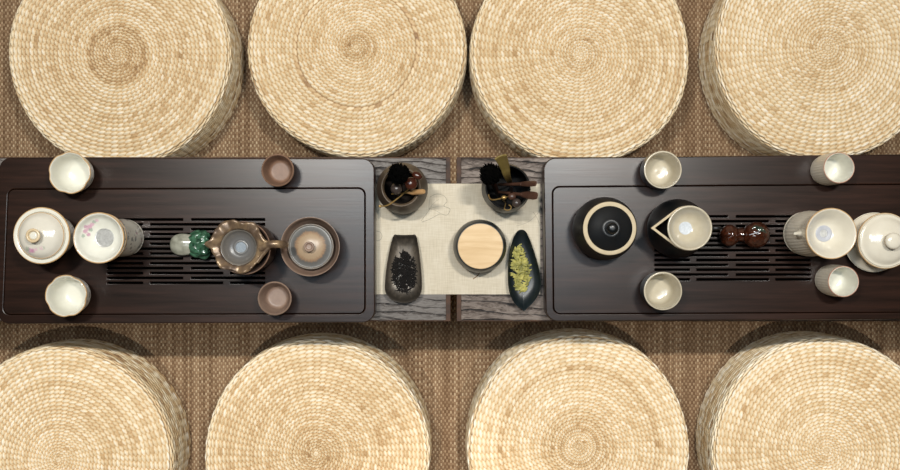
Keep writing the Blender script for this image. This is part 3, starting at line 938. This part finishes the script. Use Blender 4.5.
obj('rim', lathe([(0.0336, hp - 0.0004), (0.0334, hp + 0.0008), (0.0322, hp + 0.0012), (0.0300, hp + 0.0008), (0.0298, hp - 0.0008), (0.0336, hp - 0.0004)], 128, spout), M['bare'], g)
obj('handle', tube(cr([(0.034, 0, 0.089), (0.043, 0, 0.095), (0.0495, 0, 0.091), (0.0520, 0, 0.070), (0.050, 0, 0.048), (0.0445, 0, 0.038)], 6), 0.0042, 12, flat=0.8, up=(0, 1, 0)), M['black'], g)
g = thing('tea_strainer', 'sand-cream round tea strainer resting on the black pitcher', 'strainer', (p[0], p[1], p[2] + hp + 0.0016), 0)
rs_ = R(22.5, TRAY + 0.114)
obj('funnel', lathe(prof([(0.009, -0.020), (0.018, -0.0155), (0.0265, -0.006), (0.0298, 0.0005), (rs_ - 0.0008, 0.009), (rs_, 0.0105), (rs_ - 0.0010, 0.0118), (rs_ - 0.0030, 0.0108), (0.0272, 0.002), (0.021, -0.009), (0.0135, -0.0155), (0.0095, -0.0172)]), 96), M['cream_sat'], g)
obj('mesh', lathe([(0, -0.0168), (0.0085, -0.0168), (0.0098, -0.0164), (0.0098, -0.0185), (0, -0.0185)], 48), M['steel_pale'], g)

# black and cream cups
def black_cup(px, py, rp, label):
    h = 0.056
    t = thing('teacup', label, 'cup', on_tray(px, py, h), 0, 'black and cream teacups')
    r = R(rp, TRAY + h)
    obj('outer_wall', lathe(prof([(0, 0), (0.018, 0), (0.0195, 0.002), (0.0262, 0.010), (0.0288, 0.024), (0.0290, 0.040), (r, h - 0.002)]), 72), M['black_gloss'], t)
    obj('inner_glaze', lathe(prof([(r, h - 0.002), (r, h - 0.0004), (r - 0.0015, h), (r - 0.0030, h - 0.001), (0.0240, 0.034), (0.0222, 0.021), (0.018, 0.0145), (0.008, 0.0125), (0, 0.0125)]), 72), M['cream_sat'], t)
    return t


black_cup(662.9, 169.7, 18.8, 'cream-lined black teacup at the upper edge of the right tray')
black_cup(663, 291, 19.1, 'cream-lined black teacup at the lower edge of the right tray')

# amber gourd tea pet
zc = TRAY + 0.019
g = thing('tea_pet', 'glossy amber-brown gourd ornament lying on the right tray slots', 'ornament', (X(755.5, zc), Y(234.8, zc), TZ), 0)
rb, rsm, dx = 0.0206, 0.0150, -0.0405
bm = blob((0, 0, rb), (rb * 1.02, rb, rb), 48, 32)
blob((dx, -0.0012, rsm * 1.0), (rsm, rsm * 1.15, rsm), 40, 24, bm)
tube(cr([(-0.012, 0, rb * 0.72), (-0.022, 0, 0.0125), (-0.034, -0.001, 0.0125)], 4), [0.0115, 0.0112, 0.011, 0.0108, 0.0106, 0.0105, 0.0104, 0.0102, 0.010], 20, bm)
for v in bm.verts:
    n = mnoise.noise(v.co * 260) * 0.0009 + mnoise.noise(v.co * 110) * 0.0008
    d = (v.co - Vector((0 if v.co.x > -0.021 else dx, 0, 0.015))).normalized()
    v.co += d * n
zm = min(v.co.z for v in bm.verts)
for v in bm.verts: v.co.z -= zm
obj('gourd', bm, M['amber'], g, angle=180)
def on_ball(x, y, lift=0.0006):
    return (x, y, rb + math.sqrt(max(rb * rb - x * x - y * y, 0)) + lift)
bm = bmesh.new()
tube([on_ball(-0.0105 + 0.0018 * k, 0.0085 + 0.003 * math.sin(k * 0.6), 0.0002) for k in range(11)], [0.001 + 0.0030 * math.sin(PI * k / 10) for k in range(11)], 10, bm, flat=0.4)
obj('carved_leaf', bm, M['amber_leaf'], g)
obj('carved_stem', tube([on_ball(-0.0145 + 0.0018 * k, 0.000 + 0.0006 * k, 0.0001) for k in range(11)], 0.0007, 8), M['steel_pale'], g)
obj('carved_vine', tube([on_ball(0.002 + 0.0012 * k, 0.012 - 0.0014 * k, 0.0001) for k in range(8)], 0.0016, 8, flat=0.6), M['amber_leaf'], g)

# ------------------------------------------------------------------ cream ribbed set
def ribs(n, amp, z0, z1):
    def f(a, i, r, z):
        if z0 < z < z1 and r > 0.012: return 1 + amp / r * math.sin(n * a), 0.0
        return 1.0, 0.0
    return f


hp = 0.094
p = on_tray(831, 233.5, 0.106)
g = thing('pitcher', 'cream ribbed pitcher with small white spout at the right tray slots', 'pitcher', p, 0)
obj('body', lathe(prof([(0, 0), (0.032, 0), (0.0345, 0.003), (0.0360, 0.018), (0.0345, 0.045), (0.0320, 0.070), (0.0325, hp)], 7), 192, ribs(40, 0.00035, 0.004, 0.086)), M['cream_out'], g)
obj('inner_wall', lathe(prof([(0.0325, hp), (0.0312, hp + 0.0006), (0.0300, hp - 0.002), (0.0295, 0.07), (0.032, 0.03), (0.024, 0.006), (0, 0.006)]), 96), M['cream'], g)
# spout lip
bm = bmesh.new()
tipx = X(795.5, TRAY + 0.09) - p[0]
pts = cr([(-0.0300, 0, 0.070), (-0.037, 0, 0.078), (tipx, 0, 0.089)], 6)
tube(pts, [0.0112 - 0.0085 * k / (len(pts) - 1) for k in range(len(pts))], 20, bm, flat=0.75, up=(0, 1, 0))
obj('spout', bm, M['cream'], g)
g = thing('tea_strainer', 'cream round strainer with amber rim resting on the ribbed pitcher', 'strainer', (p[0], p[1], p[2] + hp + 0.0010), 0)
rs_ = R(25.5, TRAY + 0.106)
obj('funnel', lathe(prof([(0.011, -0.021), (0.019, -0.0165), (0.026, -0.007), (0.0292, 0.0000), (0.034, 0.006), (rs_ - 0.0006, 0.0105), (rs_ - 0.0010, 0.0120), (rs_ - 0.0032, 0.0112), (0.030, 0.0035), (0.023, -0.0085), (0.016, -0.0160), (0.0118, -0.0178)]), 96), M['cream'], g)
obj('rim_line', lathe(ring_band(rs_ - 0.0006, 0.0114, 0.0011), 96), M['gilt'], g)
obj('gasket', lathe(prof([(0.0062, -0.0172), (0.0115, -0.0165), (0.0125, -0.0172), (0.0118, -0.0195), (0.0062, -0.0190), (0.0062, -0.0172)], 3), 64), M['grommet'], g)
obj('mesh', lathe([(0, -0.0182), (0.0062, -0.0182), (0.0062, -0.0192), (0, -0.0192)], 48), M['steel'], g)

# saucer + lidded bowl
ps = P(874.0, 242.3, TRAY + 0.012)
g = thing('saucer', 'cream saucer under the lidded cream bowl at the right tray end', 'saucer', (ps.x, ps.y, TZ), 0)
r = R(29.3, TRAY + 0.012)
obj('plate', lathe(prof([(0, 0), (0.024, 0), (0.0255, 0.0015), (0.036, 0.006), (r, 0.0118), (r - 0.0006, 0.0128), (r - 0.004, 0.0115), (0.030, 0.0055), (0.023, 0.0040), (0, 0.0040)]), 96), M['cream_out'], g)
obj('rim_line', lathe(ring_band(r - 0.0004, 0.0122, 0.0009), 96), M['cream_sat'], g)
h = 0.058
pl = P(885, 240.8, TRAY + h)
g = thing('lidded_teacup', 'cream lidded bowl with fat button knob standing on a saucer', 'lidded bowl', (pl.x, pl.y, TZ + 0.0044), 0)
r = R(27.9, TRAY + h)
hb = h - 0.0044
obj('bowl', lathe(prof([(0, 0), (0.020, 0), (0.021, 0.003), (0.030, 0.014), (0.038, 0.034), (r - 0.001, hb - 0.001), (r - 0.0022, hb), (0.037, 0.036), (0.028, 0.014), (0, 0.008)], 6), 192, ribs(40, 0.0003, 0.006, hb - 0.008)), M['cream_out'], g)
obj('rim_line', lathe(ring_band(r - 0.0006, hb, 0.0011), 96), M['gilt'], g)
lr = r - 0.0028
lid = obj('lid', lathe(prof([(0, hb - 0.002), (lr - 0.003, hb - 0.002), (lr, hb + 0.0018), (lr - 0.0006, hb + 0.0030), (lr - 0.0035, hb + 0.0034), (lr * 0.72, hb + 0.0095), (lr * 0.4, hb + 0.0145), (0.010, hb + 0.0158), (0, hb + 0.0158)]), 96), M['cream'], g)
kr = R(8.3, TRAY + 0.09)
obj('knob', lathe(prof([(0.0085, hb + 0.0150), (0.0082, hb + 0.020), (kr - 0.0012, hb + 0.0255), (kr, hb + 0.0285), (kr - 0.002, hb + 0.0318), (0.006, hb + 0.0335), (0, hb + 0.0340)]), 48), M['cream'], lid)
obj('knob_line', lathe(ring_band(kr - 0.0010, hb + 0.0262, 0.0010), 48), M['gilt'], lid)


def tall_cup(px, py, h, label):
    t = thing('teacup', label, 'cup', on_tray(px, py, h), 0, 'cream ribbed tall cups')
    r = R(15.6, TRAY + h)
    obj('outer_wall', lathe(prof([(0, 0), (0.0215, 0), (0.0235, 0.002), (0.0248, 0.010), (0.0248, 0.030), (0.0242, h * 0.85), (r, h - 0.0008)], 7), 144, ribs(36, 0.0003, 0.004, h - 0.006)), M['cream_out'], t)
    obj('inner_glaze', lathe(prof([(r, h - 0.0008), (r - 0.0010, h), (r - 0.0022, h - 0.001), (0.0215, 0.035), (0.0195, 0.016), (0.014, 0.009), (0, 0.0075)]), 72), M['porcelain'], t)
    obj('rim_line', lathe(ring_band(r - 0.0006, h - 0.0006, 0.0009), 72), M['terra'], t)
    return t


tall_cup(839, 167.8, 0.056, 'tall cream ribbed cup with terracotta rim at the upper right tray edge')
tall_cup(843.4, 281.5, 0.055, 'tall cream ribbed cup with terracotta rim below the cream ribbed pitcher')

# ------------------------------------------------------------------ things on the runner
def pot(px, py, zr, profile_o, profile_i, m_o, m_i, name, label):
    q = P(px, py, zr)
    t = thing(name, label, 'pot', (q.x, q.y, CLOTH + 0.0003), 0)
    obj('outer_wall', lathe(profile_o, 80), m_o, t)
    obj('inner_wall', lathe(profile_i, 80), m_i, t)
    return t


Hh = 0.085
pA = pot(400.9, 187.0, TAB + Hh,
         prof([(0, 0), (0.026, 0), (0.029, 0.003), (0.0385, 0.020), (0.0412, 0.040), (0.0385, 0.062), (0.0335, 0.078), (0.0308, Hh)]),
         prof([(0.0308, Hh), (0.0296, Hh + 0.0008), (0.0280, Hh - 0.002), (0.032, 0.07), (0.036, 0.045), (0.030, 0.012), (0, 0.008)]),
         M['stone_pot'], M['pot_in'], 'tool_pot', 'brown banded stoneware pot holding tea tools on the left of the runner')
obj('rim', lathe(prof([(0.0312, Hh - 0.001), (0.0306, Hh + 0.0016), (0.0286, Hh + 0.0014), (0.0262, Hh - 0.003), (0.0268, Hh - 0.005)], 4), 80), M['stone_pot'], pA)
pB = pot(507.5, 187.2, TAB + Hh,
         prof([(0, 0), (0.024, 0), (0.028, 0.003), (0.0365, 0.020), (0.0392, 0.042), (0.0372, 0.066), (0.0345, Hh)]),
         prof([(0.0345, Hh), (0.0335, Hh + 0.0008), (0.0322, Hh - 0.001), (0.0345, 0.066), (0.0362, 0.042), (0.030, 0.012), (0, 0.007)]),
         M['black'], M['pot_black_in'], 'tool_pot', 'black glazed pot holding tea tools on the right of the runner')


def L3(pts): return [Vector(p) for p in pts]


def lean(pot_o, foot, head, n=10):
    """straight rod from a foot inside the pot (pot coordinates) to a head point (world)"""
    a = Vector(pot_o.location) + Vector(foot)
    return a, Vector(head)


def local_tool(name, label, cat, base):
    return thing(name, label, cat, tuple(base))


def rod(t, base, a, b, r0, r1, m, nm='shaft', seg=12, flat=1.0):
    d = b - a
    pts = [a + d * (k / 12) - base for k in range(13)]
    return obj(nm, tube(pts, [r0 + (r1 - r0) * k / 12 for k in range(13)], seg, flat=flat), m, t)


def brush(pot_o, foot, head, rb_, label, seed):
    a, b = lean(pot_o, foot, head)
    t = local_tool('tea_brush', label, 'brush', a)
    d = (b - a)
    neck = a + d * 0.80
    rod(t, a, a, neck, 0.0035, 0.005, M['wood_dark'], 'handle')
    rg = random.Random(seed)
    bm = bmesh.new()
    dn = d.normalized(); s = dn.cross(Vector((0, 1, 0))).normalized(); u = s.cross(dn)
    for k in range(520):
        an = rg.uniform(0, 2 * PI); q = math.sqrt(rg.random())
        o = (s * math.cos(an) + u * math.sin(an))
        st = neck - a + o * 0.005 * q - dn * 0.004
        en = b - a + o * rb_ * q * rg.uniform(0.9, 1.12) + dn * (0.006 * (1 - q * q) + rg.uniform(-0.002, 0.002))
        mid = (st + en) / 2 + o * rb_ * q * 0.25
        tube([st, mid, en], [0.0009, 0.0011, 0.0007], 4, bm)
    obj('bristles', bm, M['bristle'], t)
    return t


# -- pot A
A = Vector(pA.location)
brush(pA, (-0.004, -0.006, 0.015), P(398.5, 173.0, TAB + 0.142), R(10.4, TAB + 0.14), 'fluffy black tea brush standing in the brown banded pot', 3)
b = P(396.4, 188.8, TAB + 0.112); a = A + Vector((-0.012, -0.012, 0.018))
t = local_tool('tea_funnel_stick', 'dark tool with a round grey-brown ball end in the brown pot', 'tea tool', a)
rod(t, a, a, b, 0.0025, 0.003, M['wood_dark'])
obj('ball', blob(b - a, R(5.8, TAB + 0.11)), M['grey_ball'], t)
b = P(411.0, 183.5, TAB + 0.115); a = A + Vector((0.008, 0.0, 0.017))
t = local_tool('tea_ladle', 'glossy dark red ladle standing in the brown pot', 'ladle', a)
rod(t, a, a, b - Vector((0, 0, 0.006)), 0.0025, 0.003, M['wood_red'])
obj('ladle_bowl', blob(b - a, (R(6.6, TAB + .11), R(6.4, TAB + .11), 0.007), rot=Matrix.Rotation(0.3, 4, 'Y')), M['wood_red'], t)
b = P(417.0, 175.5, TAB + 0.120); a = A + Vector((0.010, 0.012, 0.017))
t = local_tool('tea_spoon', 'small red-brown spoon leaning at the back rim of the brown pot', 'spoon', a)
rod(t, a, a, b - Vector((0, 0, 0.004)), 0.0022, 0.0025, M['wood_red'])
obj('spoon_head', blob(b - a, (0.0085, 0.0058, 0.005), rot=Matrix.Rotation(-0.5, 4, 'Z')), M['wood_red'], t)
b = P(424.0, 191.5, TAB + 0.108); a = A + Vector((-0.016, -0.010, 0.058))
t = local_tool('tea_pick', 'pick with a pale tan wooden grip over the rim of the brown pot', 'tea tool', a)
m_ = a + (b - a) * 0.52
rod(t, a, a, m_, 0.0010, 0.0014, M['brass'], 'needle')
pts = [m_ + (b - m_) * (k / 10) - a for k in range(11)]
obj('grip', tube(pts, [0.0018 + 0.0024 * min(1, k / 3) - (0.0010 if k == 10 else 0) for k in range(11)], 14), M['wood_tan'], t)
b = P(380.0, 206.2, TAB + 0.100); a = A + Vector((0.020, 0.004, 0.070))
t = local_tool('tea_pick', 'thin brass pick with beaded end over the front of the brown pot', 'tea tool', a)
mid = A + Vector((-0.016, -0.0262, Hh + 0.0042))
pts = cr([a - a, mid - a, b - a], 8)
obj('needle', tube(pts, 0.0011, 8), M['brass'], t)
obj('bead', blob(b - a, 0.0024, 16, 10), M['brass'], t)
# -- pot B
B = Vector(pB.location)
brush(pB, (-0.010, -0.012, 0.014), P(489.6, 173.2, TAB + 0.140), R(10.4, TAB + 0.14), 'fluffy black tea brush leaning out of the black glazed pot', 9)
# olive bamboo scoop: curved slat
a = B + Vector((0.010, 0.008, 0.016))
t = local_tool('tea_scoop', 'olive bamboo slat scoop rising at the back of the black pot', 'scoop', a)
e0 = P(507.5, 177.0, TAB + 0.105); e1 = P(500.5, 155.5, TAB + 0.175)
pts = cr([(0, 0, 0), tuple(e0 - a), tuple((e0 + e1) / 2 - a + Vector((0.001, 0, 0.002))), tuple(e1 - a)], 7)
bm = bmesh.new(); rows_ = []
for i, q in enumerate(pts):
    k = i / (len(pts) - 1)
    w = 0.003 + 0.0062 * k
    sd = Vector((0.94, 0.34, 0))
    row = []
    for s_ in range(7):
        f = s_ / 3 - 1
        row.append(bm.verts.new(q + sd * w * f + Vector((0.0, -0.0022 * f * f * k, 0.0030 * f * f * k))))
    rows_.append(row)
for ra, rb2 in zip(rows_, rows_[1:]):
    for s_ in range(6): bm.faces.new((ra[s_], ra[s_ + 1], rb2[s_ + 1], rb2[s_]))
o = obj('slat', bm, M['bamboo_olive'], t); md = o.modifiers.new('thickness', 'SOLIDIFY'); md.thickness = 0.0016; md.offset = 0
# two walnut paddles to the right
for (fx, fy, hpx, hpy, z, wl, lab) in ((-0.012, 0.006, 536.0, 183.5, 0.125, 0.0044, 'slim walnut paddle leaning over the right rim of the black pot'),
                                       (-0.012, -0.006, 537.0, 196.0, 0.115, 0.0062, 'broad walnut paddle leaning low over the right rim of the black pot')):
    a = B + Vector((fx, fy, 0.045)); b = P(hpx, hpy, TAB + z)
    t = local_tool('tea_paddle', lab, 'tea tool', a)
    d = b - a
    rod(t, a, a, a + d * 0.62, 0.0022, 0.0028, M['wood_mid'], 'handle')
    pts = [a + d * (0.58 + 0.42 * k / 10) - a for k in range(11)]
    obj('blade', tube(pts, [0.0028 + (wl - 0.0028) * math.sin(min(1, k / 6) * PI / 2) * (1 if k < 9 else (0.9 if k == 9 else 0.6)) for k in range(11)], 14, flat=0.4), M['wood_mid'], t)
# brass pick, grey ball tool, wire loop
a = B + Vector((0.016, -0.010, 0.066)); b = P(488.5, 195.0, TAB + 0.108)
t = local_tool('tea_pick', 'thin brass pick lying over the left rim of the black pot', 'tea tool', a)
obj('needle', tube(cr([(0, 0, 0), tuple(B + Vector((-0.022, -0.020, Hh + 0.007)) - a), tuple(b - a)], 8), 0.0011, 8), M['brass'], t)
obj('bead', blob(P(504.0, 197.5, TAB + 0.092) - a, (0.0042, 0.0032, 0.003), 16, 10), M['brass'], t)
a = B + Vector((0.004, -0.004, 0.014)); b = P(516.5, 203.0, TAB + 0.100)
t = local_tool('tea_ladle', 'grey-brown ball-ended tool at the front of the black pot', 'ladle', a)
rod(t, a, a, b, 0.0025, 0.003, M['wood_dark'])
obj('ball', blob(b - a, R(4.6, TAB + .1)), M['grey_ball'], t)
a = B + Vector((-0.004, -0.018, 0.016)); 
t = local_tool('wire_loop', 'small brass wire loop at the front rim of the black pot', 'tea tool', a)
c0 = P(507.5, 207.5, TAB + 0.092) - a
pts = [c0 + Vector((0.0058 * math.cos(q), 0.0042 * math.sin(q), 0)) for q in [-2.6 + 0.32 * k for k in range(13)]]
obj('loop', tube(pts, 0.0009, 8), M['brass'], t)
obj('wire', tube(cr([(0, 0, 0), tuple(c0 * 0.6 + Vector((0, 0.003, 0))), tuple(pts[0])], 6), 0.0009, 8), M['brass'], t)
a = B + Vector((0.010, 0.002, 0.014)); b = P(512.0, 196.5, TAB + 0.095)
t = local_tool('tea_funnel_stick', 'dark reddish knobbed tool in the middle of the black pot', 'tea tool', a)
rod(t, a, a, b, 0.0028, 0.0034, M['wood_dark'])
obj('knob', blob(b - a, (0.0062, 0.0056, 0.005)), M['wood_mid'], t)

# round black caddy with a wooden lid
hc = 0.060
q = P(480.4, 246.3, TAB + hc)
g = thing('tea_caddy', 'round black tea caddy with a pale wooden disc lid on the runner', 'caddy', (q.x, q.y, CLOTH + 0.0003), 0)
lr = R(22.7, TAB + hc)
obj('body', lathe(prof([(0, 0), (0.034, 0), (0.0365, 0.003), (0.0415, 0.016), (0.0430, 0.030), (0.0415, 0.044), (0.0388, 0.054), (lr + 0.0010, 0.0575), (lr - 0.002, 0.0565), (0.033, 0.05), (0.033, 0.01), (0, 0.006)]), 96), M['caddy'], g)
obj('foot_line', lathe(ring_band(0.0372, 0.0040, 0.0012), 80), M['bare'], g)
obj('lid', lathe([(0, 0.052), (lr - 0.004, 0.052), (lr - 0.003, 0.0572), (lr - 0.0010, 0.0575), (lr - 0.0001, 0.0585), (lr - 0.0001, 0.0594), (lr - 0.0008, 0.0602), (0, 0.0604)], 96), M['ash'], g)


# ------------------------------------------------------------------ presentation dishes
def outline_dish(outl_px, zr, hgt, wall, m, name, label, cat, floor_z, rim_z, mb=None, rim_m=None):
    """shallow dish built from a closed rim outline; rim_z(x,y) gives the rim height"""
    pts = [P(a, b, zr) for a, b in outl_px]
    pts = [Vector((p.x, p.y)) for p in pts]
    sm = []
    n = len(pts)
    for i in range(n):
        p0, p1, p2, p3 = pts[i - 1], pts[i], pts[(i + 1) % n], pts[(i + 2) % n]
        for k in range(5):
            t_ = k / 5
            sm.append(0.5 * ((2 * p1) + (p2 - p0) * t_ + (2 * p0 - 5 * p1 + 4 * p2 - p3) * t_ * t_ + (3 * p1 - p0 - 3 * p2 + p3) * t_ ** 3))
    c = sum(sm, Vector((0, 0))) / len(sm)
    t = thing(name, label, cat, (c.x, c.y, CLOTH + 0.0003), 0)
    bm = bmesh.new(); rings = []
    for (f, zf) in ((0.0, 0.0), (0.45, 0.0), (0.70, 0.02), (0.84, 0.22), (0.95, 0.66), (1.0, 0.97), (0.992, 1.0), (0.972, 0.98), (0.925, 0.72), (0.82, 0.36), (0.62, 0.22), (0.30, 0.18), (0.0, 0.18)):
        if f == 0.0: rings.append([bm.verts.new((0, 0, zf * hgt))]); continue
        ring = []
        for p in sm:
            d = p - c
            hz = rim_z(d.x, d.y)
            ring.append(bm.verts.new((d.x * f, d.y * f, zf * hz)))
        rings.append(ring)
    N = len(sm)
    for a, b in zip(rings, rings[1:]):
        for k in range(N):
            k2 = (k + 1) % N
            if len(a) == 1: bm.faces.new((a[0], b[k2], b[k]))
            elif len(b) == 1: bm.faces.new((a[k], a[k2], b[0]))
            else: bm.faces.new((a[k], a[k2], b[k2], b[k]))
    bmesh.ops.recalc_face_normals(bm, faces=bm.faces)
    obj('dish', bm, m, t, angle=60)
    return t, c


SC = lambda x, y: (370 + x / 4.7, 225 + y / 4.7)
so = [SC(*p) for p in [(112, 48), (130, 46), (163, 47), (196, 46), (215, 48), (226, 90), (236, 160), (243, 230), (244, 300), (228, 340), (200, 358), (160, 366), (118, 358), (88, 338), (71, 305), (74, 230), (84, 160), (98, 90)]]
scoop, sc_c = outline_dish(so, TAB + 0.016, 0.018, 0.002, M['rust_clay'], 'tea_scoop', 'dark metallic clay presentation scoop of black tea lying on the runner', 'scoop', 0.003,
                           lambda x, y: 0.019 - 0.006 * max(0, min(1, (y - 0.02) / 0.04)))
LF = lambda x, y: (490 + x / 4.47, 220 + y / 4.47)
lo = [LF(*p) for p in [(140, 43), (120, 52), (102, 85), (90, 130), (82, 180), (79, 230), (81, 290), (92, 340), (115, 380), (140, 398), (153, 408), (165, 396), (190, 372), (216, 335), (228, 295), (226, 250), (212, 190), (190, 120), (172, 75), (158, 50)]]
dish, dc = outline_dish(lo, TAB + 0.018, 0.02, 0.002, M['slate_dish'], 'leaf_dish', 'blue-black leaf-shaped dish of green tea beside the right tray', 'dish', 0.003, lambda x, y: 0.019)

rg = random.Random(12)
def tea_pile(name, label, m, c, z0, n, reg, ln, w, curl, dome):
    bm = bmesh.new()
    for k in range(n):
        while True:
            u, v = rg.uniform(-1, 1), rg.uniform(-1, 1)
            if u * u + v * v < 1: break
        x, y = reg(u, v)
        hz = z0 + dome * (1 - u * u - v * v) * rg.uniform(0.3, 1.0) + 0.0012
        a = rg.uniform(0, 2 * PI); L = ln * rg.uniform(0.6, 1.25)
        cv = rg.uniform(-1, 1) * curl; tilt = rg.uniform(-0.3, 0.3)
        pts = []
        for s in range(6):
            q = s / 5 - 0.5
            aa = a + cv * q
            pts.append((x + L * q * math.cos(aa) - cv * q * q * L * 0.6 * math.sin(a), y + L * q * math.sin(aa) + cv * q * q * L * 0.6 * math.cos(a), max(hz + tilt * L * q + rg.uniform(-.0003, .0003), z0 + 0.0006)))
        tube(pts, [w * 0.35, w * 0.85, w, w * 0.9, w * 0.7, w * 0.25], 6, bm, flat=0.45, up=(rg.uniform(-.5, .5), rg.uniform(-.5, .5), 1))
    o = obj(name, bm, m)
    o.location = (c.x, c.y, CLOTH + 0.0003)
    tag(o, label, 'tea leaves', kind='stuff')
    return o


c1 = P(370 + 160 / 4.7, 225 + 222 / 4.7, TAB + 0.01)
tea_pile('black_tea_leaves', 'heap of twisted black tea leaves in the dark clay scoop', M['tea_black'], c1, 0.0046, 330, lambda u, v: (u * 0.0190, v * 0.033 ), 0.0090, 0.0010, 2.2, 0.006)
c2 = P(490 + 138 / 4.47, 220 + 218 / 4.47, TAB + 0.01)
tea_pile('green_tea_leaves', 'heap of curled yellow-green tea leaves in the leaf-shaped dish', M['tea_green'], c2, 0.0044, 120, lambda u, v: (u * 0.0125 * (1 - 0.15 * v) + 0.0035 * -v, v * 0.038), 0.013, 0.0022, 1.6, 0.010)

# ------------------------------------------------------------------ camera and light
cam_d = bpy.data.cameras.new('camera')
cam_d.sensor_width = 36; cam_d.lens = F / 900 * 36
cam_d.clip_start = 0.02; cam_d.clip_end = 30
cam = bpy.data.objects.new('camera', cam_d); COL.objects.link(cam)
cam.location = (0, 0, CZ); cam.rotation_euler = (0, 0, 0)
scene.camera = cam


def area(name, loc, sx, sy, power, color, spread=PI, rot=(0, 0, 0)):
    d = bpy.data.lights.new(name, 'AREA'); d.shape = 'RECTANGLE'; d.size = sx; d.size_y = sy
    d.energy = power; d.color = color; d.spread = spread
    o = bpy.data.objects.new(name, d); COL.objects.link(o); o.location = loc; o.rotation_euler = rot
    return o


WARM = (1.0, 0.955, 0.88)
for sx in (-0.5, 0.5):
    area('ceiling_downlight', (sx, 0.50, 2.6), 0.26, 0.05, 29, WARM)
    d = bpy.data.lights.new('track_spot', 'SPOT'); d.energy = 74; d.color = WARM; d.spot_size = math.radians(42); d.spot_blend = 0.28; d.shadow_soft_size = 0.035
    o = bpy.data.objects.new('track_spot', d); COL.objects.link(o)
    o.location = (sx * 1.0, -0.74, 2.6); o.rotation_euler = (math.radians(-5.5), 0, 0)
area('ceiling_panel', (0.0, 0.25, 2.76), 0.95, 0.65, 17, (0.72, 0.87, 1.0))
w = bpy.data.worlds.new('room_ambient'); scene.world = w; w.use_nodes = True
bg = w.node_tree.nodes['Background']; bg.inputs[0].default_value = (0.95, 0.93, 0.9, 1); bg.inputs[1].default_value = 0.1

vs = scene.view_settings
vs.view_transform = 'Standard'; vs.look = 'None'; vs.exposure = 0.17; vs.gamma = 1.0; vs.use_curve_mapping = False
